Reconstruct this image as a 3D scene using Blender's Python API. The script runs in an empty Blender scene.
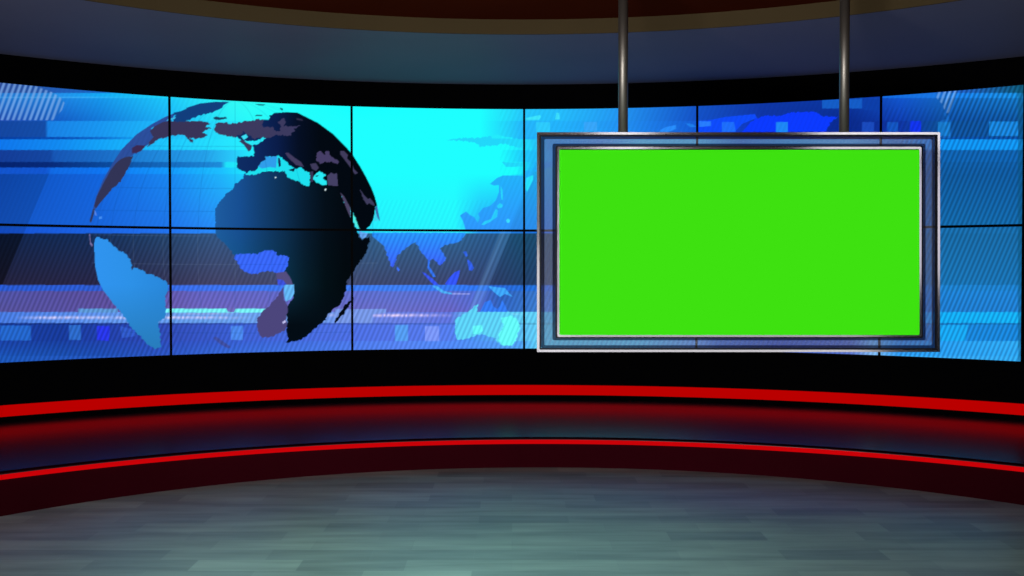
import bpy, bmesh, math
import numpy as np

sc = bpy.context.scene
COL = sc.collection
sc.view_settings.view_transform = 'Standard'
sc.view_settings.look = 'None'
sc.view_settings.gamma = 1.0
sc.view_settings.use_curve_mapping = False
sc.view_settings.exposure = 0.0

# ------------------------------------------------------------------ measures
EYE = 1.30                      # camera height above the studio floor
WX, WY, WR = 0.0774, 3.1405, 5.8595   # centre and radius of the curved video wall
Z_TOP, Z_MID, Z_BOT = EYE + 1.2934, EYE + 0.2834, EYE - 0.7025
STEP = 0.2413                   # angle one panel column covers
SEAM0 = 0.0039
Z_SOFFIT = EYE + 1.487
Z_DECK = EYE - 1.118
F_PX = 1086.66
TILT = math.atan(23.17 / F_PX)


def lin(c):
    out = []
    for v in c:
        v = v / 255.0
        out.append(v / 12.92 if v <= 0.04045 else ((v + 0.055) / 1.055) ** 2.4)
    return out


# ------------------------------------------------------------------ materials
def new_mat(name):
    m = bpy.data.materials.new(name)
    m.use_nodes = True
    nt = m.node_tree
    return m, nt, nt.nodes['Principled BSDF']


def principled(name, base, rough=0.5, metal=0.0, spec=0.5, noise=None):
    m, nt, b = new_mat(name)
    b.inputs['Base Color'].default_value = (*base, 1)
    b.inputs['Roughness'].default_value = rough
    b.inputs['Metallic'].default_value = metal
    b.inputs['Specular IOR Level'].default_value = spec
    if noise:
        scale, amount = noise
        tc = nt.nodes.new('ShaderNodeTexCoord')
        n = nt.nodes.new('ShaderNodeTexNoise')
        n.inputs['Scale'].default_value = scale
        n.inputs['Detail'].default_value = 4
        nt.links.new(tc.outputs['Object'], n.inputs['Vector'])
        mix = nt.nodes.new('ShaderNodeMix')
        mix.data_type = 'RGBA'
        mix.inputs[6].default_value = (*[v * (1 - amount) for v in base], 1)
        mix.inputs[7].default_value = (*[min(1, v * (1 + amount)) for v in base], 1)
        nt.links.new(n.outputs['Fac'], mix.inputs[0])
        nt.links.new(mix.outputs[2], b.inputs['Base Color'])
    return m


def emitter(name, rgb, strength=1.0):
    m = bpy.data.materials.new(name)
    m.use_nodes = True
    nt = m.node_tree
    nt.nodes.clear()
    e = nt.nodes.new('ShaderNodeEmission')
    o = nt.nodes.new('ShaderNodeOutputMaterial')
    e.inputs['Color'].default_value = (*rgb, 1)
    e.inputs['Strength'].default_value = strength
    nt.links.new(e.outputs[0], o.inputs[0])
    return m


def picture_mat():
    m = bpy.data.materials.new('video_picture')
    m.use_nodes = True
    nt = m.node_tree
    nt.nodes.clear()
    a = nt.nodes.new('ShaderNodeAttribute')
    a.attribute_name = 'picture'
    e = nt.nodes.new('ShaderNodeEmission')
    o = nt.nodes.new('ShaderNodeOutputMaterial')
    nt.links.new(a.outputs['Color'], e.inputs['Color'])
    e.inputs['Strength'].default_value = 1.0
    nt.links.new(e.outputs[0], o.inputs[0])
    return m


def floor_mat():
    m, nt, b = new_mat('studio_floor_planks')
    tc = nt.nodes.new('ShaderNodeTexCoord')
    br = nt.nodes.new('ShaderNodeTexBrick')
    br.offset = 0.37
    br.offset_frequency = 2
    br.inputs['Color1'].default_value = (0.22, 0.235, 0.23, 1)
    br.inputs['Color2'].default_value = (0.33, 0.35, 0.325, 1)
    br.inputs['Mortar'].default_value = (0.27, 0.285, 0.275, 1)
    br.inputs['Scale'].default_value = 1.0
    br.inputs['Mortar Size'].default_value = 0.0015
    br.inputs['Mortar Smooth'].default_value = 0.4
    br.inputs['Bias'].default_value = 0.0
    br.inputs['Brick Width'].default_value = 0.46
    br.inputs['Row Height'].default_value = 0.17
    nt.links.new(tc.outputs['Object'], br.inputs['Vector'])
    mp = nt.nodes.new('ShaderNodeMapping')
    mp.inputs['Scale'].default_value = (0.9, 6.0, 1.0)
    nt.links.new(tc.outputs['Object'], mp.inputs['Vector'])
    n = nt.nodes.new('ShaderNodeTexNoise')
    n.inputs['Scale'].default_value = 2.0
    n.inputs['Detail'].default_value = 5
    nt.links.new(mp.outputs[0], n.inputs['Vector'])
    mr = nt.nodes.new('ShaderNodeMapRange')
    mr.inputs['To Min'].default_value = 0.46
    mr.inputs['To Max'].default_value = 1.50
    nt.links.new(n.outputs['Fac'], mr.inputs['Value'])
    mx = nt.nodes.new('ShaderNodeMix')
    mx.data_type = 'RGBA'
    mx.blend_type = 'MULTIPLY'
    mx.inputs[0].default_value = 1.0
    nt.links.new(br.outputs['Color'], mx.inputs[6])
    nt.links.new(mr.outputs[0], mx.inputs[7])
    nt.links.new(mx.outputs[2], b.inputs['Base Color'])
    b.inputs['Roughness'].default_value = 0.38
    b.inputs['Specular IOR Level'].default_value = 0.11
    return m


def glass_mat(name, tint, haze, haze_col, gloss=0.012):
    """clear tinted acrylic: transmission, a little haze inside it, a faint surface gloss"""
    m = bpy.data.materials.new(name)
    m.use_nodes = True
    nt = m.node_tree
    nt.nodes.clear()
    t = nt.nodes.new('ShaderNodeBsdfTransparent')
    t.inputs['Color'].default_value = (*tint, 1)
    tr = nt.nodes.new('ShaderNodeBsdfDiffuse')
    tr.inputs['Color'].default_value = (*haze_col, 1)
    g = nt.nodes.new('ShaderNodeBsdfGlossy')
    g.inputs['Roughness'].default_value = 0.12
    m1 = nt.nodes.new('ShaderNodeMixShader')
    m1.inputs[0].default_value = haze
    m2 = nt.nodes.new('ShaderNodeMixShader')
    m2.inputs[0].default_value = gloss
    o = nt.nodes.new('ShaderNodeOutputMaterial')
    nt.links.new(t.outputs[0], m1.inputs[1])
    nt.links.new(tr.outputs[0], m1.inputs[2])
    nt.links.new(m1.outputs[0], m2.inputs[1])
    nt.links.new(g.outputs[0], m2.inputs[2])
    nt.links.new(m2.outputs[0], o.inputs[0])
    return m


M_black = principled('matt_black_paint', (0.0008, 0.0008, 0.0010), 0.75, spec=0.01, noise=(6, 0.25))
M_bezel = principled('black_bezel_plastic', (0.0015, 0.0015, 0.002), 0.6, spec=0.03, noise=(30, 0.2))
M_deck = principled('gloss_black_deck', (0.020, 0.018, 0.020), 0.20, spec=0.15, noise=(2, 0.15))
M_riser = principled('dark_red_gloss_riser', (0.024, 0.0012, 0.0035), 0.45, spec=0.0, noise=(3, 0.15))
M_nose = principled('dark_red_rubber_nosing', (0.030, 0.001, 0.003), 0.7, spec=0.0, noise=(8, 0.15))
M_soffit = principled('blue_grey_soffit_paint', (0.112, 0.110, 0.150), 0.5, spec=0.012, noise=(1.2, 0.10))
M_tan = principled('tan_fascia_paint', (0.062, 0.044, 0.020), 0.6, spec=0.0, noise=(2, 0.08))
M_brown = principled('red_brown_ceiling_paint', (0.050, 0.008, 0.0025), 0.8, spec=0.0, noise=(2, 0.12))
M_chrome = principled('polished_steel_rail', (0.90, 0.88, 0.92), 0.13, metal=1.0, noise=(1, 0.03))
M_edge_shade = principled('dark_edge_shade', (0.004, 0.005, 0.010), 0.6, spec=0.2, noise=(20, 0.2))  # near-black colour standing in for inner shade beside the rails
M_pole = principled('dark_bronze_pole', (0.24, 0.22, 0.18), 0.48, metal=0.92, noise=(5, 0.15))
M_glass = glass_mat('hazy_blue_acrylic', (0.60, 0.67, 0.74), 0.06, (0.85, 0.84, 0.95))
M_glass_edge = glass_mat('edge_shade_acrylic', (0.24, 0.28, 0.34), 0.02, (0.4, 0.36, 0.45))  # darker tint imitates the shade along the glass edges
M_green = emitter('chroma_green_screen', lin((62, 225, 16)))
M_red = emitter('red_light_strip', lin((186, 0, 0)))
M_red2 = emitter('red_edge_light_strip', lin((200, 2, 8)))
M_pic = picture_mat()
M_floor = floor_mat()


# ------------------------------------------------------------------ builders
def link(name, me, mats, parent=None):
    o = bpy.data.objects.new(name, me)
    for m in (mats if isinstance(mats, (list, tuple)) else [mats]):
        me.materials.append(m)
    COL.objects.link(o)
    if parent:
        o.parent = parent
    return o


def mesh_obj(name, verts, faces, mats, parent=None, smooth=False, midx=None):
    me = bpy.data.meshes.new(name)
    me.from_pydata([tuple(v) for v in verts], [], faces)
    if midx:
        for p, i in zip(me.polygons, midx):
            p.material_index = i
    bm = bmesh.new()
    bm.from_mesh(me)
    bmesh.ops.recalc_face_normals(bm, faces=bm.faces)
    bm.to_mesh(me)
    bm.free()
    if smooth:
        for p in me.polygons:
            p.use_smooth = True
    me.update()
    return link(name, me, mats, parent)


def tag(o, label, cat, group=None):
    o['label'] = label
    o['category'] = cat
    if group:
        o['group'] = group
    return o


def structure(o):
    o['kind'] = 'structure'
    return o


def sweep(name, sections, mats, parent=None, close=True):
    """skin through a list of cross-sections (each the same number of points)"""
    n = len(sections[0])
    verts = [p for s in sections for p in s]
    faces = []
    for i in range(len(sections) - 1):
        for j in range(n if close else n - 1):
            k = (j + 1) % n
            faces.append((i * n + j, i * n + k, (i + 1) * n + k, (i + 1) * n + j))
    if close:
        faces.append(tuple(range(n)))
        faces.append(tuple((len(sections) - 1) * n + j for j in range(n)))
    return mesh_obj(name, verts, faces, mats, parent)


def arc_pt(cx, cy, r, t, z):
    return (cx + r * math.sin(t), cy + r * math.cos(t), z)


def arc_sweep(name, cx, cy, profile, t0, t1, n, mats, parent=None):
    """profile: (radius, z) corners, swept round the vertical axis at cx, cy"""
    secs = []
    for i in range(n + 1):
        t = t0 + (t1 - t0) * i / n
        secs.append([arc_pt(cx, cy, r, t, z) for r, z in profile])
    return sweep(name, secs, mats, parent)


def box_bm(bm, x0, x1, y0, y1, z0, z1, bevel=0.0):
    r = bmesh.ops.create_cube(bm, size=1.0)
    vs = r['verts']
    for v in vs:
        v.co.x = x0 + (v.co.x + .5) * (x1 - x0)
        v.co.y = y0 + (v.co.y + .5) * (y1 - y0)
        v.co.z = z0 + (v.co.z + .5) * (z1 - z0)
    if bevel:
        es = list({e for v in vs for e in v.link_edges})
        bmesh.ops.bevel(bm, geom=es, offset=bevel, segments=2, affect='EDGES', profile=0.5)


def bm_obj(name, bm, mats, parent=None, smooth=False):
    me = bpy.data.meshes.new(name)
    bmesh.ops.recalc_face_normals(bm, faces=bm.faces)
    bm.to_mesh(me)
    bm.free()
    if smooth:
        for p in me.polygons:
            p.use_smooth = True
    return link(name, me, mats, parent)


# ------------------------------------------------------------------ the picture that runs across the video wall
# The broadcast picture is authored flat (1024 wide) and pre-warped for the curved wall.
CY = (30, 255, 255)
BANDS = [
 (60, 93, {0:(45,80,160),100:(25,100,195),168:(30,190,240),230:(60,250,245),250:(62,255,240),350:(20,255,255),450:(30,255,255),500:(40,235,250),524:(40,212,250),560:(40,195,250),620:(35,150,238),697:(20,85,198),760:(15,70,180),835:(17,75,185),850:(22,105,215),880:(20,95,215),943:(25,95,205),965:(30,90,180),1022:(15,85,115)}, None),
 (93, 98, {0:(30,125,222),60:(35,145,235),100:(20,168,245),168:(30,215,250),230:(60,253,240),250:(65,255,235),350:(20,255,255),450:(30,255,255),500:(40,230,250),524:(40,208,250),560:(40,192,250),620:(35,150,240),697:(20,88,198),760:(15,65,172),820:(15,60,170),822:(20,95,205),862:(22,105,215),864:(15,60,170),881:(15,60,170),883:(20,108,228),943:(25,118,225),1022:(25,135,212)}, None),
 (98, 121, {0:(30,125,222),60:(30,130,225),100:(22,150,235),168:(28,200,250),230:(50,248,245),250:(50,255,245),350:(20,255,255),480:(30,255,255),510:(38,222,250),524:(38,202,250),560:(38,190,250),620:(35,150,240),697:(20,85,198),760:(15,55,165),850:(12,55,160),900:(18,85,205),943:(20,100,190),1022:(20,112,185)},
            {0:(35,78,182),60:(20,92,195),100:(20,120,215),168:(28,178,246),230:(42,240,250),250:(40,250,250),350:CY,480:CY,510:(36,215,250),524:(36,195,250),560:(36,186,250),620:(35,148,240),697:(20,80,198),760:(15,52,165),850:(10,42,138),900:(15,60,172),943:(15,75,155),1022:(15,80,150)}),
 (121, 137, {0:(20,70,160),45:(20,76,166),48:(25,128,228),100:(25,150,240),168:(30,188,250),230:(38,228,252),270:CY,480:CY,510:(36,205,250),524:(36,180,250),560:(35,178,250),620:(35,145,240),697:(20,90,212),760:(15,50,185),850:(10,42,138),900:(15,52,160),940:(15,78,150),1022:(15,80,150)}, None),
 (137, 139.3, {0:(8,62,160),60:(10,75,178),100:(15,105,205),130:(20,150,235),168:(30,190,250),230:(38,228,252),270:CY,490:CY,524:(34,175,250),560:(35,170,250),900:(15,60,170),943:(12,75,160),1022:(12,75,160)}, None),
 (139.3, 150, {0:(15,118,235),60:(18,138,240),100:(20,162,247),168:(30,200,255),230:(38,230,255),270:CY,505:CY,524:(34,225,252),548:(40,165,240),600:(95,165,235),640:(110,210,250),697:(110,205,250),740:(70,140,215),790:(80,170,230),850:(110,180,235),900:(85,140,210),943:(15,142,238),1022:(18,145,240)}, None),
 (150, 162, {0:(20,60,150),50:(20,70,160),54:(23,86,180),100:(26,106,196),168:(32,140,222),205:(36,160,232),232:(40,200,250),262:CY,500:CY,524:(32,200,250),560:(32,160,245),943:(16,95,170),1022:(16,95,170)}, None),
 (162, 167.5, {0:(5,34,108),50:(8,42,120),100:(10,70,152),168:(20,105,188),221:(30,140,218),226:(32,225,250),262:CY,515:CY,540:(32,160,245),943:(16,90,160),1022:(16,90,160)}, None),
 (167.5, 174, {0:(18,84,205),46:(18,86,208),52:(17,106,228),100:(15,116,240),168:(20,152,252),220:(28,190,255),262:CY,515:CY,540:(32,150,245),943:(16,88,156),1022:(16,88,156)}, None),
 (174, 228, {0:(15,76,185),100:(18,100,220),168:(24,134,240),220:(30,180,250),262:(30,230,255),300:CY,510:CY,540:(30,150,245),943:(16,86,152),1022:(16,88,155)},
            {0:(20,85,198),100:(24,100,218),168:(31,116,232),220:(41,142,248),300:(40,190,255),350:(40,225,255),380:(38,240,255),455:(40,245,255),480:(42,170,250),524:(32,138,245),540:(30,122,242),943:(20,102,165),1022:(20,102,165)}),
 (228, 233.4, {0:(20,82,212),100:(28,100,228),168:(34,115,240),215:(42,140,252),350:(40,200,250),380:(40,235,255),460:(45,240,255),480:(40,150,245),540:(32,120,235),943:(24,105,166),1022:(24,105,166)}, None),
 (233.4, 285, {0:(17,36,76),100:(20,46,88),168:(36,68,108),215:(50,85,130),300:(50,90,135),380:(50,98,140),460:(45,98,145),490:(42,90,140),524:(28,84,122),540:(30,80,118),700:(30,80,130),943:(24,102,160),1022:(24,102,160)},
              {0:(36,34,60),100:(40,38,70),168:(52,52,84),215:(66,66,100),300:(66,72,108),380:(60,70,108),460:(60,68,110),490:(50,66,110),524:(38,70,115),540:(40,70,115),700:(40,80,140),943:(26,112,175),1022:(26,112,175)}),
 (285, 291, {0:(40,88,205),100:(45,90,205),200:(60,112,235),400:(62,125,240),500:(45,115,240),540:(40,125,240),700:(35,110,220),943:(30,125,200),1022:(30,125,200)}, None),
 (291, 312, {0:(78,82,165),60:(84,78,155),140:(92,78,152),200:(98,98,190),400:(90,112,208),450:(90,108,205),485:(75,110,210),500:(52,108,208),540:(62,130,222),700:(40,110,220),943:(30,125,205),1022:(32,128,208)},
            {0:(85,80,150),60:(86,80,158),140:(98,78,152),200:(108,98,185),400:(104,108,196),450:(104,100,192),480:(90,105,205),500:(55,110,212),540:(68,140,228),700:(40,110,220),943:(32,120,200),1022:(32,122,202)}),
 (312, 323, {0:(70,120,220),100:(95,145,232),200:(100,155,232),300:(110,160,235),380:(105,130,225),450:(95,115,220),470:(90,190,245),540:(95,205,246),640:(90,180,240),760:(60,110,210),870:(60,110,205),900:(60,140,225),943:(20,168,246),1022:(22,172,246)}, None),
 (323, 341, {0:(26,62,160),60:(24,58,152),100:(32,62,165),168:(48,75,180),230:(58,92,205),300:(70,105,220),400:(82,115,228),450:(85,125,235),470:(75,140,240),540:(95,205,245),560:(110,215,245),640:(110,205,250),700:(115,165,240),720:(70,120,210),780:(50,90,195),850:(90,115,200),873:(130,185,240),900:(50,125,205),943:(26,130,212),1022:(26,130,212)}, None),
 (341, 356, {0:(26,64,162),60:(25,62,156),100:(32,66,168),168:(46,76,184),230:(55,92,205),300:(66,108,220),400:(85,130,240),450:(80,135,245),520:(80,160,245),540:(95,210,245),640:(110,205,250),700:(115,165,240),720:(70,120,210),780:(50,90,195),850:(90,115,200),873:(130,185,240),900:(45,150,235),943:(38,152,236),1022:(48,165,240)}, {0:(27,80,176),60:(27,78,172),100:(29,76,174),168:(44,84,192),230:(55,108,216),300:(68,120,226),400:(85,130,240),450:(80,135,245),520:(80,160,245),540:(95,210,245),640:(110,205,250),700:(115,165,240),720:(70,120,210),780:(50,90,195),850:(90,115,200),873:(130,185,240),900:(45,150,235),943:(40,152,236),1022:(45,160,238)}),
 (356, 390, {0:(28,84,180),168:(44,88,196),400:(85,130,240),1022:(48,165,240)}, None),
]

LAND = [   # (polygon, colour or west-to-east colour ramp)
 ([(335,309),(386,309),(386,313),(373,314),(372,323),(335,323)], (118,150,228)),
 # far-side limb and the Americas
 ([(175,113),(165,117),(152,124),(137,134),(122,149),(112,164),(103,180),(96,197),(92,212),(91,223),(93,218),(96,207),(104,185),(115,166),(124,159),(128,157.5),(137,153),(152,141),(153,133),(151,128),(160,124),(172,120)], (44,78,155)),
 ([(187,108.5),(186,108),(200,103.5),(216,101.8),(229.5,102),(223.5,105),(222,108),(217.5,110),(212.5,112.5),(199,115.5),(187,120.5),(182,125),(175,126),(173,119),(178,112.5)], (18,62,125)),
 ([(174,112.6),(180,111.4),(182,112.5),(177,114.5),(173,115.5)], (18,62,125)),
 ([(150,131),(155,126),(163,122),(170,121),(180,122),(190,121),(203,121),(210,124),(205,127),(212,128),(205,130),(203,132.5),(207,135),(204,137.5),(195,139),(190,137.5),(194,143),(190,141),(186,137),(183,134.5),(178,135),(170,136),(166,137.5),(158,139),(152,144),(147,147),(150,141),(153,137)], (56,52,88)),
 ([(168,119),(176,117),(175,119),(166,121)], (60,190,235)),
 ([(132,148),(137,145),(146,145.5),(141,151),(136,153),(132,153)], (58,42,82)),
 ([(121,159),(126,157),(133,156),(130,165),(125,174),(120,182),(113,188),(106,196),(100,203),(96,208.5),(94,206),(97,196),(103,184),(110,171),(116,163)], (50,52,86)),
 ([(93,209),(95,209),(93,216),(91,223),(89.5,221)], (45,55,95)),
 ([(94,209),(96,213),(97,216),(95,215)], (95,140,235)),
 ([(99,217),(102,216),(102,219),(99,219)], (70,145,245)),
 ([(89,234),(90,234),(91,243),(93,245),(92,247),(90,244)], (120,110,160)),
 # arctic islands
 ([(213,118),(216,116.5),(220,117.5),(226,117),(227,118.5),(219,120),(215,119.5)], (25,60,95)),
 ([(255,104),(266,104.4),(263,105.6),(258,105)], (20,80,100)),
 ([(255,115.6),(257,114.8),(262,115),(262.5,116),(256,116.2)], (30,80,100)),
 ([(280,107.5),(283,109),(282.5,110.5),(280,109)], (10,60,80)),
 # Africa
 ([(215,210),(218,204),(222,199),(226,194),(232,190),(235,184),(240,181),(243,177.5),(245,173.5),(247,175),(256,174.5),(262,172),(270,171),(280,171.5),(285,172),(287,176),(290,179),(297,181),(302,184),(309,187),(311,182),(313,182.5),(320,184.5),(327,186),(333,186.5),(338,187),(341,194),(343,200),(347,208),(350,215),(353,222),(357,230),(359,237),(362,239.5),(370,236.5),(369.5,240),(367,250),(364,256),(361,260),(353,272),(347,281),(346,290),(343,299),(339,306),(334,308.5),(328,314),(325,320),(321,323.5),(314,329),(307,336),(300,340),(293,341.5),(286,343),(288,338),(286.5,330),(287.5,320),(286.5,311),(288,305),(293,299),(294,290),(293,284),(290,277),(286,272),(283,272),(241,269),(234,255),(229,248),(222,241),(216,236),(215.5,228),(215,218)], 'africa'),
 # Europe and Asia, darker towards the east
 ([(237,157),(254,156),(254,149),(252,145.5),(258,144),(264,140),(262,130),(262,120),(269,119.5),(270,115.5),(275,113),(285,112.3),(297,112.5),(306,117),(318,123),(333,134),(345,146),(352,154),(360,166.5),(366,177),(371,187),(374.5,196),(377,205),(375,207),(374.6,213),(373,220),(369,227),(363,231),(359,229),(356,220),(353,213),(341,194),(338,188),(328,186.5),(313,183),(309,187),(302,184),(297,181),(290,179),(287,176),(285,172),(280,171),(270,170.5),(262,171.5),(256,173),(246,173),(243,171),(237,168)], 'europe'),
 # Mediterranean
 ([(246,173.5),(248,171.5),(256,170.5),(258,166.5),(262,161.5),(266,159.5),(265,156.5),(277,156.5),(278,155),(281,157),(285,161),(290,165),(296,169),(300,167),(306,171),(310,174),(310,182),(309,187),(302,184),(297,181),(290,179),(287,176),(285,171.5),(280,171),(270,170.5),(262,171.5),(256,174.5),(248,175)], (30,225,240)),
 ([(258,166.5),(262,161.5),(266,159.5),(265,156.5),(277,156.5),(276,168),(270,167),(262,168.5)], (48,158,235)),
 ([(278,157.5),(280,158.5),(281,166),(279,167),(278,162)], (20,35,85)),
 ([(288.5,170),(295,168),(294,171.5),(291,171)], (8,25,55)),
 ([(285,153),(288,152.5),(295,158),(301,162),(304,167),(296,165),(288,157.5)], (66,60,95)),
 ([(310,172),(313,171),(313,182),(310,182)], (55,52,85)),
 ([(313,176),(317,173),(319,171),(322,173),(327,174.5),(324,177),(322,179),(327,181),(327,185),(322,185.5),(315,181.5),(313,179)], (40,235,245)),
 ([(315,176),(319,175),(317,177)], (15,60,70)),
 ([(310,164),(316,163),(319,168),(316,171),(312,169)], (62,58,90)),
 ([(327,176),(331,172.5),(334,174),(337,173),(338,186),(328,185.5)], (68,64,100)),
 ([(317,152),(321,151),(324,155),(326,151),(329,151.5),(330,155),(334,158),(339,162),(338,164),(331,162),(325,162),(320,164),(316,160)], (70,62,102)),
 ([(340,151),(344,151),(348,155),(347,158.5),(352,163),(354,169),(358,173),(355,174.5),(350,167),(344,159),(340,154)], (64,60,92)),
 ([(360,189),(364,195),(368,199),(370,198),(374,203),(375,206),(372,205),(369,203),(367,205),(363,199)], (62,60,92)),
 ([(340,192),(344,196),(350,207),(351,216),(350,217),(347,210)], (74,68,100)),
 ([(352.5,213),(355,217),(358,225),(360,229.5),(357,228),(353,220)], (80,240,225)),
 ([(359,231),(363,232.5),(368,233),(366,237),(362,239),(360,236)], (100,165,240)),
 ([(375,208),(377,205),(380,221),(378,219),(376,214)], (60,110,170)),
 ([(374.6,214),(376.5,214),(378,221),(374,221)], (60,215,240)),
 ([(324.2,190.5),(325,188.5),(326.5,188.6),(326,190.8)], (230,250,250)),
 ([(274.6,177),(276,176.7),(277,177.6),(275,178.4)], (220,245,250)),
 # northern seas and lakes that read as mauve
 ([(215,128),(216,124),(218,122.5),(226,122.5),(229,124),(240,122.5),(245,121),(252,121),(258,119),(264,120),(262,124),(263,127),(272,127),(275,131),(280,131),(281,127),(278,122),(283,118),(286,121),(284,126),(292,126.5),(301,125.5),(294,129),(295,131),(291,133),(292,136),(283,135.5),(276,135),(270,138),(262,137.5),(254,141),(247,137),(244,134),(241,136),(238,137),(232,137),(225,135.5),(216,133),(214,131)], (60,58,95)),
 ([(236,136),(242,134),(243,131),(247,134),(254,139),(262,137),(262,139),(254,141),(250,141),(244,141),(239,139)], (15,40,92)),
 ([(296,118),(302,119),(303,121),(297,120)], (45,45,70)),
 ([(239,141),(243,140),(247,143),(252,145.5),(251,150),(248.5,151.5),(244,145)], (58,55,92)),
 ([(241,136.5),(246,134),(248,137),(244,140)], (60,225,245)),
 ([(250,142.5),(257,142),(262,137.6),(266,138.3),(262,140.5),(258,143.5),(252,144.5)], (45,225,245)),
 # Gulf of Guinea and southern pieces
 ([(234,257),(236,254),(242,254),(250,253.5),(257,254),(264,250.5),(271,250),(276,252),(278,255.5),(284,255),(289,257.5),(288,264),(286,270),(283,272.5),(276,273),(270,271),(264,271.5),(256,274),(248,273.5),(241,269)], (56,102,250)),
 ([(276,273),(286,271.5),(291,279),(293,285),(287,287),(277,280)], (84,78,128)),
 ([(277,279),(283,280),(287,285),(278,285)], (60,80,215)),
 ([(284,285),(294,284.5),(294,294),(291,299),(286,301.5),(284,296)], (98,180,243)),
 ([(283,287),(284,300),(287,304),(288,310),(286,318),(287,326),(284,331),(279,333),(272,337),(262,337.5),(259,334),(257,325),(257,319),(262,312),(270,305),(277,297)], (76,70,124)),
 ([(282,322),(285,320),(286,322),(283,324)], (200,200,250)),
 ([(354,297),(352,302),(349,305),(347,309),(341,317),(335,323),(334,323),(336,319),(341,311),(345,305),(350,301)], (3,8,16)),
 ([(94,244),(95,239),(97,236.5),(101,238.5),(108,240),(113,245),(118,250.5),(123,252),(128,256),(131,261),(132,265),(131.5,270),(134,267.5),(139,269),(143,270.5),(146,273.5),(154,275),(159,278),(166,281),(168.5,286),(167,293),(165,297),(166,308),(165,318),(158,322),(160,335),(161,347),(155,349),(148,345),(140,336),(131,328),(126,319),(116,307),(109,298),(103,290),(98,280),(95,266)], 'samerica'),
 # south and east Asia behind the globe
 ([(372,232.5),(372,236),(378,241),(384,246),(388,258),(392,267.5),(395,264),(397,256),(401,252),(409,246),(415,242),(418,246),(421,253),(426,257),(429,262),(433,258),(437,263),(440,266),(445,261),(446,257),(443,253),(440,249),(443,246),(450,244),(456,243),(462,240),(466,232.5)], 'india'),
 ([(397,266),(400,270),(398.5,271.5),(396.5,269)], (60,110,250)),
 ([(428,258),(430,262),(429,266),(433,272),(436,277),(433,277),(427.5,268)], (50,115,245)),
 ([(422,272),(425,273),(433,279),(439,285),(434,285),(428,279)], (55,85,245)),
 ([(445,284),(449,278),(455,272),(460,270),(459,276),(456,285),(447,285)], (52,85,250)),
 ([(463,252),(466,251),(468,256),(466,257)], (50,100,230)),
 ([(467,259),(471,262),(474,268),(472,271),(469,270)], (50,95,235)),
 ([(432,286),(437,286),(444,291),(452,293),(452,294.5),(442,293)], (75,175,250)),
 ([(452,293),(470,293.5),(470,294.5),(452,294.4)], (150,160,235)),
 ([(488,286),(495,287),(505,288),(509,293),(513,297),(505,294),(500,297),(495,293)], (62,165,255)),
 ([(480,312),(485,302),(491,300),(493,306),(497,309),(500,306),(502,300),(505,305),(508,312)], (52,122,245)),
 ([(455,319),(462,315),(470,311),(474,306),(478,304),(477,312),(510,312),(517,318),(520,327),(516,340),(512,346),(503,346),(497,342),(496,338),(490,337),(482,334),(475,336),(466,339),(457,340),(455,332)], (92,208,248)),
 ([(501,318),(511,315.5),(517,319),(520,327),(516,340),(512,345.5),(503,345.5),(498,341),(499,334),(504,326)], (100,255,255)),
 ([(473,326),(482,325),(483,331),(478,334),(473,334)], (100,250,255)),
 # the Pacific coast, sea shown darker than the bright land
 ([(490,184),(497,178),(503,175.5),(518,175.5),(524,176),(524,171),(529,170),(533,172.5),(545,168),(560,165),(560,231),(466,231),(463,221),(460,215.5),(466,211.5),(470,215),(474,217),(478,223),(480,218),(478,214),(483,208),(490,206),(496,200),(499,192),(499,185),(494,185.5)], 'pacific'),
 ([(501,186),(502.5,190),(503,200),(501.5,200),(500.5,190)], (42,215,252)),
 ([(500,203),(503,205),(502,207.5),(498,208.5),(497,206)], (42,210,252)),
 ([(495.5,209),(498,210),(497,217),(490,222),(484,225),(481,225),(484,221.5),(491,219)], (42,205,252)),
 ([(526,178),(533,175),(533,180),(527,192),(525.5,188)], (38,225,252)),
 ([(506,220),(508,218.5),(510,220),(509.5,222.5),(507,222.8)], (60,225,255)),
 ([(446,140),(462,138),(478,138),(490,136),(510,137.5),(524,140),(531,144),(532,151),(524,148.5),(515,147),(508,144.5),(502,143.5),(496,145.5),(485,146),(480,147),(476,143),(465,141)], (34,215,250)),
 ([(491,136),(497,134.5),(506,137),(513,137.5),(512,138.8),(500,138.5),(492,138.5)], (36,235,252)),
 ([(502,162),(524,162.5),(524,166.5),(506,167)], (34,215,250)),
 # bright and dark marks along the top right
 ([(526,118),(540,115),(541,117),(539,120),(526,120)], (60,228,252)),
 ([(555,119.5),(556.5,112.5),(559,113),(560,119.5)], (60,222,252)),
 ([(536,122),(550,122),(550,132),(536,132)], (45,202,252)),
 ([(584,122),(597,122),(597,131),(584,131)], (55,165,248)),
 ([(660,130),(666,127),(676,125),(676,129),(668,132),(660,132)], (40,140,250)),
 ([(685,123),(692,124),(697,127),(690,127)], (30,125,235)),
 ([(697,121),(710,120),(725,117),(755,114),(757,118),(742,124),(735,132),(697,132)], (15,75,250)),
 ([(755,119),(765,115.5),(780,116),(790,112.5),(815,111.5),(822,116),(838,117),(830,123),(826,132),(742,132),(748,125)], (12,58,255)),
 ([(776,122),(788,122),(788,133),(776,133)], (30,135,245)),
 ([(699,121),(711,121.5),(711,126),(699,127)], (40,125,255)),
 ([(722,122),(734,122),(736,132),(722,132)], (30,110,250)),
 ([(822,99),(862,99),(862,108.5),(822,108.5)], (21,92,198)),
 ([(863,99),(880,99),(880,110),(863,110)], (13,62,168)),
 ([(862,122),(874,122),(874,132),(862,132)], (26,74,188)),
 ([(887,122),(898,122),(898,132),(887,132)], (20,84,190)),
 ([(910,121),(921,121),(921,132),(910,132)], (18,52,232)),
 ([(943,112),(948,115),(951,122),(951,138),(940,138),(940,121),(946,119)], (20,95,180)),
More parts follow.
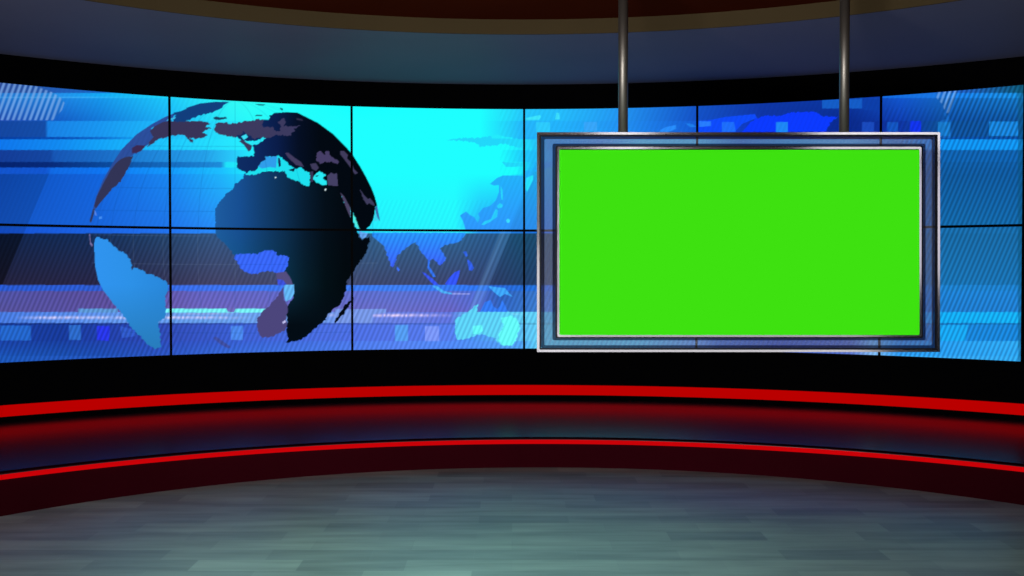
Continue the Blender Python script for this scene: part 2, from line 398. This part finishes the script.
 ([(938,122),(950,122),(950,136),(938,136)], (24,118,198)),
 ([(989,121.5),(1018,121.5),(1018,136),(989,136)], (24,125,208)),
 # blocks along the lower band
 ([(0,325.5),(31,325.5),(31,340.5),(0,340.5)], (36,100,200)),
 ([(69,325),(81,325),(81,340),(69,340)], (44,104,198)),
 ([(97,326),(110,326),(109,341),(97,340)], (40,54,228)),
 ([(120,326),(135,330),(136,336),(122,338)], (48,88,198)),
 ([(231,326),(243,326),(243,340),(231,340)], (75,135,235)),
 ([(395,325),(408,325),(408,341),(395,341)], (84,155,240)),
 ([(425,326),(439,326),(439,341),(425,341)], (122,150,252)),
 ([(940,325),(968,325),(965,341),(940,341)], (25,162,240)),
 ([(213,338),(216,336.5),(224,342),(231,347),(228,348.5),(220,344)], (62,78,160)),
 ([(226,308),(236,308),(234,312),(228,312)], (110,105,185)),
]


def in_poly(px, py, poly):
    inside = np.zeros(px.shape, bool)
    n = len(poly)
    for i in range(n):
        x0, y0 = poly[i]
        x1, y1 = poly[(i + 1) % n]
        if y0 == y1:
            continue
        c = (py < y0) != (py < y1)
        inside ^= c & (px < (x1 - x0) * (py - y0) / (y1 - y0) + x0)
    return inside


def ramp(px, d):
    xs = sorted(d)
    return np.stack([np.interp(px, xs, [d[x][k] for x in xs]) for k in range(3)], -1)


def picture(px, py):
    """sRGB colour (0..255) of the broadcast picture at flat picture coordinates"""
    out = np.zeros(px.shape + (3,))
    for y0, y1, top, bot in BANDS:
        m = (py >= y0) & (py < y1)
        if not m.any():
            continue
        c = ramp(px[m], top)
        if bot:
            t = ((py[m] - y0) / (y1 - y0))[:, None]
            c = c * (1 - t) + ramp(px[m], bot) * t
        out[m] = c
    # slanted line on the left, everything west of it a little darker
    m = (py > 174) & (py < 285) & (px < 49 - (py - 174) * 0.42)
    out[m] *= np.where(py[m] > 233.4, 0.56, 0.88)[:, None]
    # pale slanted ray on the right of the globe
    ray = (py > 190) & (py < 312)
    c = 518 - (py - 215) * 0.405
    m = ray & (px > c) & (px < 541)
    out[m] *= 0.90
    m = ray & (px > c - 11) & (px < c)
    out[m] = out[m] * 0.80 + np.array((110, 165, 220)) * 0.20
    m = ray & (px > c - 10) & (px < c - 6)
    out[m] = out[m] * 0.88 + np.array((130, 180, 230)) * 0.12
    # cyan filament with glitter running across the lower third
    m = (py > 308.6) & (py < 312.6) & (px > 162) & (px < 300)
    out[m] = (118, 240, 248)
    m = (py > 308.6) & (py < 312.6) & (px > 78) & (px < 118)
    out[m] = (92, 150, 212)
    glit = 0.5 + 0.5 * np.sin(px * 0.83 + np.sin(px * 0.31) * 3) * np.sin(px * 0.27 + 1.0 + py * 0.5)
    for yc, hw, xa, xb, col in ((317.6, 2.3, 14, 255, (228, 212, 255)), (315.4, 2.4, 318, 462, (246, 220, 255)), (313.8, 1.2, 165, 260, (170, 175, 225)), (314.2, 1.2, 455, 532, (175, 240, 250))):
        w = np.clip(1 - np.abs(py - yc) / hw, 0, 1) * np.clip((px - xa) / 25, 0, 1) * np.clip((xb - px) / 45, 0, 1) * (0.25 + 0.75 * glit)
        out[:] = out * (1 - w[..., None]) + np.array(col) * w[..., None]
    m = (py > 323) & (py < 324.6)
    out[m] *= 0.86
    # light scan line near the top
    w = np.clip(1 - np.abs(py - 97.4) / 0.9, 0, 1) * 0.55 * np.clip((150 - px) / 60 + (px > 881) * 9, 0, 1)
    out[:] = out * (1 - w[..., None]) + np.array((95, 195, 255)) * w[..., None]
    # striped chevrons, top left and top right
    for poly, per, a in (([(-60, 76), (30, 84), (54, 93), (62, 99), (64.5, 103), (62, 110), (53, 120.2), (-60, 120.2)], 5.6, 0.70), ([(936, 80), (960, 80), (956, 93), (950, 113), (946, 113), (942, 104), (936, 97)], 5.2, 0.62)):
        m = in_poly(px, py, poly)
        s = 0.5 + 0.5 * np.sin((px + 0.37 * py) * 2 * np.pi / per)
        w = (a * np.clip(s * 1.5 - 0.25, 0, 1))[m][:, None]
        out[m] = out[m] * 0.93 * (1 - w) + np.array((135, 180, 240)) * w
    # lands
    solid = np.zeros(px.shape, bool)
    for poly, col in LAND:
        xs = [p[0] for p in poly]
        ys = [p[1] for p in poly]
        bb = np.nonzero((px >= min(xs)) & (px <= max(xs)) & (py >= min(ys)) & (py <= max(ys)))
        if len(bb[0]) == 0:
            continue
        X, Y = px[bb], py[bb]
        if len(poly) > 9 and col != 'pacific':      # ragged coasts
            k = 0.36 * np.clip((139 - np.hypot(X - 235, Y - 245)) / 4, 0, 1) + 0.36 * (X > 384)
            wx = k * (np.sin(1.1 * Y + 0.4 * X) + 0.8 * np.sin(0.57 * X - 1.63 * Y + 2 * np.sin(0.3 * Y)) + 0.6 * np.sin(0.43 * Y - 0.71 * X))
            wy = k * (np.sin(0.97 * X - 0.35 * Y + 1.0) + 0.8 * np.sin(0.61 * Y + 1.71 * X + 2 * np.sin(0.27 * X)))
            m = in_poly(X + wx, Y + wy, poly)
        else:
            m = in_poly(X, Y, poly)
        idx = tuple(b[m] for b in bb)
        X, Y = X[m], Y[m]
        if col == 'africa':
            c = ramp(X, {215: (30, 92, 160), 240: (23, 78, 145), 262: (18, 62, 112), 285: (13, 46, 80), 305: (8, 28, 48), 325: (4, 15, 25), 345: (3, 9, 16), 370: (3, 8, 16)})
            t = np.clip((Y - 225) / 60, 0, 1)[:, None]
            c = c * (1 - t) + c * np.array((0.85, 1.05, 0.88)) * t
            t = np.clip((Y - 285) / 40, 0, 1)[:, None]
            c = c * (1 - t) + np.array((3, 12, 20)) * t
        elif col == 'europe':
            c = ramp(X, {237: (15, 45, 100), 258: (13, 38, 92), 278: (10, 28, 72), 298: (5, 15, 36), 320: (3, 9, 18), 378: (2, 8, 16)})
        elif col == 'samerica':
            c = ramp(X, {94: (48, 148, 240), 130: (45, 145, 232), 168: (40, 135, 218)})
            t = np.clip((Y - 285) / 60, 0, 1)[:, None]
            c = c * (1 - t) + np.array((40, 125, 190)) * t
        elif col == 'india':
            t = np.clip((Y - 233) / 33, 0, 1)[:, None]
            c = np.array((40, 148, 255)) * (1 - t) + np.array((60, 98, 255)) * t
        elif col == 'pacific':
            t = np.clip((Y - 172) / 58, 0, 1)[:, None]
            c = np.array((34, 180, 250)) * (1 - t) + np.array((46, 150, 252)) * t
            d = (X > 524 - (Y - 195) * 0.42)
            c = c * np.where(d, 0.93, 1.0)[:, None]
        else:
            c = np.array(col, float)[None]
        out[idx] = c
        solid[idx] = col in ('africa', 'europe', 'samerica') or (not isinstance(col, str) and max(col) < 130)
    # graticule of the globe, faint
    inside = (px - 235) ** 2 + (py - 245) ** 2 < 144 ** 2
    dark = out.sum(-1) < 260
    g = np.zeros(px.shape)
    for yy in (146.5, 188.5, 211.5, 236, 264.5, 333):
        cur = yy + ((px - 235) / 144.0) ** 2 * -1.5
        g = np.maximum(g, np.clip(1 - np.abs(py - cur) / 0.55, 0, 1))
    for k in range(-5, 6):
        lon = k * math.radians(15)
        cx = 235 + 144 * math.sin(lon) * np.sqrt(np.clip(1 - ((py - 245) / 144.0) ** 2, 0, 1))
        g = np.maximum(g, np.clip(1 - np.abs(px - cx) / 0.5, 0, 1))
    sea = inside & ~solid
    w = (g * 0.26 * sea)[..., None]
    out[:] = out * (1 - w) + np.where(dark[..., None], np.array((120, 140, 165)), np.array((10, 60, 120))) * w
    # fine slanted scan pattern
    s = np.sin((px + 0.43 * py) * 2 * np.pi / 4.75)
    lum = out.sum(-1)
    amp = np.where(py > 234, 0.085, 0.02)
    amp = np.where((px > 900) & (py > 135), 0.15, amp)
    amp = np.where((px > 945) & (py <= 138), 0.20, amp)
    amp = np.where((px > 885) & (px < 945) & (py > 108) & (py <= 135), 0.07, amp)
    amp = np.where((px < 175) & (py > 234), 0.11, amp)
    amp = np.where((px > 215) & (px < 500) & (py < 200), 0.0, amp)
    landmask = solid
    amp = np.where(landmask, 0.0, amp)
    out *= (1 + amp * s)[..., None]
    m = (px > 1018) & (px < 1040)
    out[m] = out[m] * 0.55 + np.array((15, 90, 130)) * 0.4
    return np.clip(out, 0, 255)


def warp(theta, z):
    """wall position to flat picture coordinates (the pre-warp of the video feed)"""
    x = WX + WR * np.sin(theta)
    y = WY + WR * np.cos(theta)
    h = z - EYE
    ca, sa = math.cos(TILT), math.sin(TILT)
    d = y * ca - h * sa
    return 512 + F_PX * x / d, 288 - F_PX * (h * ca + y * sa) / d


def to_linear(c):
    c = c / 255.0
    return np.where(c <= 0.04045, c / 12.92, ((c + 0.055) / 1.055) ** 2.4)


# ------------------------------------------------------------------ video wall panels
def make_panel(label, t0, t1, z0, z1):
    tm = (t0 + t1) / 2
    root = bpy.data.objects.new('video_screen', None)
    root.empty_display_size = 0.2
    root.location = arc_pt(WX, WY, WR, tm, z0)
    COL.objects.link(root)
    tag(root, label, 'video screen', 'video wall panels')
    ox, oy, oz = root.location
    ga = 0.0092 / WR            # half the dark joint between two pictures
    gz = 0.0085
    # picture surface
    w = (t1 - t0) * WR
    nx = max(8, int(w / 0.0060))
    nz = int((z1 - z0) / 0.0060)
    th = np.linspace(t0 + ga, t1 - ga, nx + 1)
    zz = np.linspace(z0 + gz, z1 - gz, nz + 1)
    TH, ZZ = np.meshgrid(th, zz)
    acc = 0
    dt, dz = (th[1] - th[0]) / 4, (zz[1] - zz[0]) / 4
    for a in (-1, 1):
        for b in (-1, 1):
            px, py = warp(TH + a * dt, ZZ + b * dz)
            acc = acc + picture(px, py)
    rgb = to_linear(acc / 4)
    rr = WR - 0.001
    V = np.stack([WX + rr * np.sin(TH) - ox, WY + rr * np.cos(TH) - oy, ZZ - oz], -1).reshape(-1, 3)
    I = np.arange(V.shape[0]).reshape(nz + 1, nx + 1)
    Fq = np.stack([I[:-1, :-1], I[:-1, 1:], I[1:, 1:], I[1:, :-1]], -1).reshape(-1, 4)
    me = bpy.data.meshes.new('screen')
    me.vertices.add(len(V))
    me.vertices.foreach_set('co', V.astype(np.float32).ravel())
    me.loops.add(Fq.size)
    me.loops.foreach_set('vertex_index', Fq.astype(np.int32).ravel())
    me.polygons.add(len(Fq))
    me.polygons.foreach_set('loop_start', np.arange(0, Fq.size, 4, dtype=np.int32))
    me.update(calc_edges=True)
    at = me.color_attributes.new('picture', 'FLOAT_COLOR', 'POINT')
    rgba = np.ones((len(V), 4), np.float32)
    rgba[:, :3] = rgb.reshape(-1, 3)
    at.data.foreach_set('color', rgba.ravel())
    link('screen', me, M_pic, root)
    # housing: a shallow curved tray whose rim is the thin black bezel
    n = 14
    e = 0.0008 / WR
    A = [t0 + e + (t1 - t0 - 2 * e) * i / n for i in range(n + 1)]
    verts, faces = [], []

    def V4(t, r, z):
        verts.append((WX + r * math.sin(t) - ox, WY + r * math.cos(t) - oy, z - oz))
        return len(verts) - 1
    za, zb = z0 + 0.0008, z1 - 0.0008
    rf, rb = WR - 0.006, WR + 0.050
    rows = []
    for t in A:
        tin = min(max(t, t0 + ga), t1 - ga)
        rows.append([V4(t, rb, za), V4(t, rf, za), V4(tin, rf, za + gz), V4(tin, WR + 0.002, za + gz),
                     V4(tin, WR + 0.002, zb - gz), V4(tin, rf, zb - gz), V4(t, rf, zb), V4(t, rb, zb)])
    for i in range(n):
        for j in range(8):
            k = (j + 1) % 8
            faces.append((rows[i][j], rows[i][k], rows[i + 1][k], rows[i + 1][j]))
    # side walls of the tray
    for row in (rows[0], rows[-1]):
        faces.append((row[0], row[1], row[6], row[7]))
        faces.append((row[1], row[2], row[5], row[6]))
        faces.append((row[2], row[3], row[4], row[5]))
    mesh_obj('bezel', verts, faces, M_bezel, root)
    return root


# angle of the right-hand end of the wall of screens
T_END = 0.6450
lo, hi = 0.5, 0.8
for _ in range(50):
    mid = (lo + hi) / 2
    if warp(np.array(mid), np.array(Z_MID))[0] < 1023.5:
        lo = mid
    else:
        hi = mid
T_END = (lo + hi) / 2
SEAMS = [SEAM0 + STEP * k for k in range(-3, 3)] + [T_END]
TOP_LABELS = [
 'video screen at the left end of the top row with a white striped corner',
 'top-row video screen showing Europe and north Africa on the globe',
 'top-row video screen filled mostly with plain bright cyan right of the globe',
 'top-row video screen behind the left half of the hung green screen',
 'top-row video screen behind the right half of the green screen, vivid blue patches at top',
 'narrow video screen at the right end of the top row with slanted teal stripes',
]
BOT_LABELS = [
 'video screen at the left end of the bottom row showing pale blue South America',
 'bottom-row video screen showing the dark southern half of Africa',
 'bottom-row video screen showing India, southeast Asia and a cyan Australia',
 'bottom-row video screen mostly hidden by the left half of the hung green screen',
 'bottom-row video screen mostly hidden by the right half of the hung green screen',
 'narrow video screen at the right end of the bottom row with a bright blue band',
]
for k in range(6):
    make_panel(TOP_LABELS[k], SEAMS[k], SEAMS[k + 1], Z_MID, Z_TOP)
    make_panel(BOT_LABELS[k], SEAMS[k], SEAMS[k + 1], Z_BOT, Z_MID)

# ------------------------------------------------------------------ room shell
ARC = math.radians(118)
# curved black wall: plinth, recessed field behind the screens, header band
RW = WR + 0.056
structure(arc_sweep('wall_back', WX, WY, [(RW, -0.05), (RW, Z_SOFFIT + 0.0), (RW + 0.15, Z_SOFFIT + 0.0), (RW + 0.15, -0.05)], -ARC, ARC, 160, M_black))
# plinth and header stand forward, flush with the faces of the screens
structure(arc_sweep('trim_1', WX, WY, [(WR - 0.002, Z_DECK), (WR - 0.002, Z_BOT - 0.002), (RW, Z_BOT - 0.002), (RW, Z_DECK)], -ARC, ARC, 160, M_black))
structure(arc_sweep('trim_2', WX, WY, [(WR - 0.002, Z_TOP + 0.002), (WR - 0.002, Z_SOFFIT), (RW, Z_SOFFIT), (RW, Z_TOP + 0.002)], -ARC, ARC, 160, M_black))

# floor
N = 96
fl_v = [(WX + 6.6 * math.sin(2 * math.pi * i / N), 2.6 + 6.6 * math.cos(2 * math.pi * i / N), z) for z in (0.0, -0.1) for i in range(N)]
fl_f = [tuple(range(N)), tuple(range(2 * N - 1, N - 1, -1))] + [(i, (i + 1) % N, N + (i + 1) % N, N + i) for i in range(N)]
structure(mesh_obj('floor', fl_v, fl_f, M_floor))

# soffit ring, tan fascia and the red-brown ceiling inside it
SX, SR = 0.06, 3.80
SCY = 7.05 - SR
ring = []
for i in range(181):
    t = -math.pi + 2 * math.pi * i / 180
    # outer edge follows the back wall; the ring closes all round
    ox, oy, _ = arc_pt(WX, WY, RW + 0.12, t, 0)
    ix, iy, _ = arc_pt(SX, SCY, SR, t, 0)
    ring.append([(ix, iy, Z_SOFFIT), (ox, oy, Z_SOFFIT), (ox, oy, Z_SOFFIT + 0.25), (ix, iy, Z_SOFFIT + 0.25)])
structure(sweep('ceiling', ring, M_soffit))
structure(arc_sweep('trim_3', SX, SCY, [(SR - 0.012, Z_SOFFIT - 0.001), (SR - 0.012, Z_SOFFIT + 0.094), (SR, Z_SOFFIT + 0.094), (SR, Z_SOFFIT - 0.001)], -math.pi, math.pi, 180, M_tan))
ZC = Z_SOFFIT + 0.0935
c_v = [(SX + (SR - 0.011) * math.sin(2 * math.pi * i / N), SCY + (SR - 0.011) * math.cos(2 * math.pi * i / N), z) for z in (ZC, ZC + 0.1) for i in range(N)]
c_f = [tuple(range(N)), tuple(range(2 * N - 1, N - 1, -1))] + [(i, (i + 1) % N, N + (i + 1) % N, N + i) for i in range(N)]
structure(mesh_obj('ceiling', c_v, c_f, M_brown))

# ------------------------------------------------------------------ stage platform along the wall
PX, PD = 0.177, 6.95
RT, RB = 4.2, 3.6
P_ARC = math.radians(86)
plat = bpy.data.objects.new('stage_platform', None)
plat.location = (0, 0, 0)
COL.objects.link(plat)
tag(plat, 'low curved stage step with glossy black deck, dark red front and thin red edge light', 'stage')


def edge(t, r, z, inset=0.0):
    return (PX + (r + inset) * math.sin(t), PD - r + (r + inset) * math.cos(t), z)


NP = 140
deck_s, riser_s, strip_s, nose_s = [], [], [], []
ST, SB = Z_DECK - 0.003, Z_DECK - 0.031      # light strip in the nosing
for i in range(NP + 1):
    t = -P_ARC + 2 * P_ARC * i / NP
    fx, fy, _ = edge(t, RT, 0)
    dx, dy = fx - WX, fy - WY
    d = math.hypot(dx, dy)
    ux, uy = dx / d, dy / d
    bx, by = WX + ux * (WR - 0.004), WY + uy * (WR - 0.004)
    nx_, ny_ = math.sin(t), math.cos(t)
    deck_s.append([(fx, fy, Z_DECK), (bx, by, Z_DECK), (bx, by, Z_DECK - 0.05), (fx + nx_ * .03, fy + ny_ * .03, Z_DECK - 0.05), (fx + nx_ * .03, fy + ny_ * .03, Z_DECK - 0.004), (fx, fy, Z_DECK - 0.004)])
    sx, sy, _ = edge(t, RT, 0, 0.002)
    strip_s.append([(sx, sy, ST), (sx + nx_ * .026, sy + ny_ * .026, ST), (sx + nx_ * .026, sy + ny_ * .026, SB), (sx, sy, SB)])
    nose_s.append([(fx + nx_ * a_, fy + ny_ * a_, z_) for a_, z_ in ((0, Z_DECK + .0002), (.075, Z_DECK + .0002), (.07, Z_DECK + .003), (.005, Z_DECK + .003))])
    lx, ly, _ = edge(t, RB, 0)
    k = 0.012
    riser_s.append([(fx + nx_ * k, fy + ny_ * k, SB - 0.0005), (fx + nx_ * .05, fy + ny_ * .05, SB - 0.0005), (lx + nx_ * .05, ly + ny_ * .05, 0.0), (lx, ly, 0.0)])
sweep('deck', deck_s, M_deck, plat)
sweep('riser', riser_s, M_riser, plat)
sl = sweep('light_strip', strip_s, M_red2, plat)
sl['label'] = 'thin glowing red strip'
sweep('nosing', nose_s, M_nose, plat)
tag(arc_sweep('light_strip', WX, WY, [(WR - 0.024, EYE - 1.076), (WR - 0.024, EYE - 0.997), (WR - 0.003, EYE - 0.997), (WR - 0.003, EYE - 1.076)], -P_ARC, P_ARC, 140, M_red),
    'wide red light strip low on the black wall under the video screens', 'light strip')

# ------------------------------------------------------------------ hanging green screen in its glass border
DY = 5.85
PXM = DY / F_PX                 # metres per picture unit at the screen's distance


def su(px):                     # across the screen, metres from its centre line
    return (px - 739) * PXM


def sv(py):                     # up the screen, metres from its middle
    return (242 - py) * PXM


cx = (739 - 512) * PXM
depth_c = DY
scr = bpy.data.objects.new('hanging_screen', None)
# on the camera's depth plane DY: forward vector (0, cos, -sin), up (0, sin, cos)
up_off = (288 - 242) * PXM
scr.location = (cx, DY * math.cos(TILT) + up_off * math.sin(TILT), EYE - DY * math.sin(TILT) + up_off * math.cos(TILT))
scr.rotation_euler = (-TILT, 0, 0)     # hung with a slight backward lean
COL.objects.link(scr)
tag(scr, 'large green screen in a glass and steel frame hung from the ceiling on two poles', 'screen')


def frame_obj(name, outer, inner, y0, y1, mat, bevel=0.0, corner=0.0, parent=scr, midx=False):
    """mitred rectangular ring; outer / inner are (x0, y0, x1, y1) picture boxes"""
    def ringpts(b, y, cr):
        x0, x1, zt, zb = su(b[0]), su(b[2]), sv(b[1]), sv(b[3])
        pts = []
        for (qx, qz, a0) in ((x1, zt, 0), (x0, zt, 90), (x0, zb, 180), (x1, zb, 270)):
            ccx = qx - cr * (1 if qx == x1 else -1)
            ccz = qz - cr * (1 if qz == zt else -1)
            for s in range(5):
                a = math.radians(a0 + s * 22.5)
                pts.append((ccx + cr * math.cos(a), y, ccz + cr * math.sin(a)))
        return pts
    c = corner
    b = bevel
    bp = b / PXM

    def grow(bx, k):
        return (bx[0] - k, bx[1] - k, bx[2] + k, bx[3] + k)
    rings = [ringpts(outer, y1, c), ringpts(outer, y0 + b, c)]
    if b:
        rings.append(ringpts(grow(outer, -bp), y0, c))
        rings.append(ringpts(grow(inner, bp), y0, c))
    else:
        rings.append(ringpts(inner, y0, c)) if False else None
    rings = [r for r in rings if r]
    rings.append(ringpts(inner, y0 + b, c))
    rings.append(ringpts(inner, y1, c))
    n = len(rings[0])
    verts = [p for r in rings for p in r]
    faces = []
    for i in range(len(rings)):
        k = (i + 1) % len(rings)
        for j in range(n):
            l = (j + 1) % n
            faces.append((i * n + j, i * n + l, k * n + l, k * n + j))
    return mesh_obj(name, verts, faces, mat, parent)


A0 = (536.9, 132.5, 939.2, 351.9)
A1 = (539.4, 134.9, 936.9, 349.6)
A2 = (541.0, 136.4, 935.4, 348.0)
A3 = (544.4, 138.9, 932.2, 345.3)
A4 = (552.5, 143.7, 925.2, 340.3)
A5 = (555.5, 145.7, 922.4, 338.3)
A6 = (557.2, 147.1, 920.6, 336.8)
A7 = (559.3, 149.4, 918.5, 334.9)
frame_obj('outer_frame', A0, A1, -0.012, 0.015, M_chrome, corner=0.004)
frame_obj('outer_shade_strip', A1, A2, -0.009, 0.008, M_edge_shade, corner=0.004)  # dark strip put in as inner shade next to the rail
frame_obj('shaded_glass_edge', A2, A3, -0.005, 0.008, M_glass_edge, corner=0.008)  # darker glass band carrying on the same edge shade
frame_obj('glass_border', A3, A4, -0.005, 0.006, M_glass, corner=0.010)
frame_obj('shaded_glass_edge', A4, A5, -0.005, 0.008, M_glass_edge, corner=0.010)  # edge shade tinted into the glass on the inner side
frame_obj('inner_shade_strip', A5, A6, -0.009, 0.008, M_edge_shade, corner=0.010)  # dark strip put in as shade next to the inner rail
frame_obj('inner_frame', A6, A7, -0.014, 0.045, M_chrome, corner=0.008)
bm = bmesh.new()
box_bm(bm, su(559.3), su(918.5), -0.012, -0.006, sv(334.9), sv(150.1))
bm_obj('green_panel', bm, M_green, scr)
bm = bmesh.new()
box_bm(bm, su(558.2), su(919.6), -0.003, 0.060, sv(335.8), sv(149.0), bevel=0.004)
bm_obj('back_housing', bm, M_bezel, scr)

# the two poles, upright, from the top rail to the ceiling
top_local = sv(131.8)
ct, st = math.cos(TILT), math.sin(TILT)
for px in (623.2, 844.6):
    X = cx + su(px)
    Yp = scr.location.y + top_local * st + 0.010
    Zp = scr.location.z + top_local * ct - 0.001
    r = 4.9 * PXM
    bm = bmesh.new()
    L = ZC - Zp - 0.002
    bmesh.ops.create_cone(bm, cap_ends=True, segments=40, radius1=r, radius2=r, depth=L)
    for v in bm.verts:
        v.co.z += L / 2
    pole = bm_obj('pole', bm, M_pole, scr, smooth=False)
    for p in pole.data.polygons:
        p.use_smooth = len(p.vertices) == 4
    inv = scr.matrix_basis.inverted()
    from mathutils import Matrix
    pole.matrix_basis = inv @ Matrix.Translation((X, Yp, Zp))
    bm = bmesh.new()
    bmesh.ops.create_cone(bm, cap_ends=True, segments=40, radius1=r * 1.9, radius2=r * 2.3, depth=0.022)
    for v in bm.verts:
        v.co.z += L - 0.011
    bm_obj('ceiling_flange', bm, M_pole, pole)

# ------------------------------------------------------------------ light
w = bpy.data.worlds.new('World')
sc.world = w
w.use_nodes = True
bg = w.node_tree.nodes['Background']
bg.inputs['Color'].default_value = (0.35, 0.42, 0.55, 1)
bg.inputs['Strength'].default_value = 0.012


def area(name, loc, aim, size, power, color, size_y=None, spread=180):
    l = bpy.data.lights.new(name, 'AREA')
    l.shape = 'RECTANGLE' if size_y else 'SQUARE'
    l.size = size
    if size_y:
        l.size_y = size_y
    l.energy = power
    l.color = color
    l.spread = math.radians(spread)
    o = bpy.data.objects.new(name, l)
    o.location = loc
    from mathutils import Vector
    d = Vector(aim) - Vector(loc)
    o.rotation_euler = d.to_track_quat('-Z', 'Y').to_euler()
    COL.objects.link(o)
    return o


def spot(name, loc, aim, power, color, angle, blend=1.0, radius=0.15):
    l = bpy.data.lights.new(name, 'SPOT')
    l.energy = power
    l.color = color
    l.spot_size = math.radians(angle)
    l.spot_blend = blend
    l.shadow_soft_size = radius
    o = bpy.data.objects.new(name, l)
    o.location = loc
    from mathutils import Vector
    d = Vector(aim) - Vector(loc)
    o.rotation_euler = d.to_track_quat('-Z', 'Y').to_euler()
    COL.objects.link(o)
    return o


# studio spot over the presenter's floor, plus added floor spots and a ceiling fill
spot('unseen_floor_spot', (1.1, 1.2, 2.05), (0.15, 3.1, 0.0), 240, (0.97, 1.0, 0.96), 120)
spot('unseen_floor_spot', (-0.5, 3.0, 2.80), (-0.42, 3.9, 0.0), 270, (0.38, 1.0, 0.85), 75)  # added teal pool, standing in for the cyan screens' reflection on the floor
area('added_ceiling_fill', (-1.9, -0.3, 0.28), (1.2, 8.0, 2.9), 2.2, 175, (0.95, 0.93, 1.0), 0.4, 120)  # added out of view to brighten and grey the soffit
spot('unseen_floor_spot', (-1.9, 2.4, 2.80), (-2.2, 4.2, 0.0), 60, (1.0, 1.0, 0.96), 100)  # added to brighten the left front of the floor
# unseen soft lights added so the steel rails mirror something bright
area('added_rail_light', (2.4, -2.0, 0.5), (1.3, 5.85, 1.3), 4.2, 6.0, (1, 0.98, 1), 0.5)
area('added_rail_light', (0.3, -2.0, 1.2), (0.4, 5.85, 1.3), 0.5, 1.6, (1, 0.98, 1), 1.2)
area('added_rail_light', (1.05, 1.5, 2.74), (1.2, 5.85, 2.0), 0.5, 0.45, (1, 0.98, 1), 0.2)
area('added_rail_light', (3.5, 1.5, 2.70), (2.2, 5.85, 2.0), 1.3, 1.5, (1, 0.98, 1), 0.25)
area('added_rail_light', (5.3, -2.0, 2.15), (2.2, 5.85, 1.6), 0.7, 3.0, (0.94, 0.90, 1), 1.5)

# ------------------------------------------------------------------ camera
cam = bpy.data.cameras.new('camera')
cam.sensor_width = 36.0
cam.lens = F_PX / 1024 * 36.0
co = bpy.data.objects.new('camera', cam)
co.location = (0, 0, EYE)
co.rotation_euler = (math.pi / 2 - TILT, 0, 0)
COL.objects.link(co)
sc.camera = co
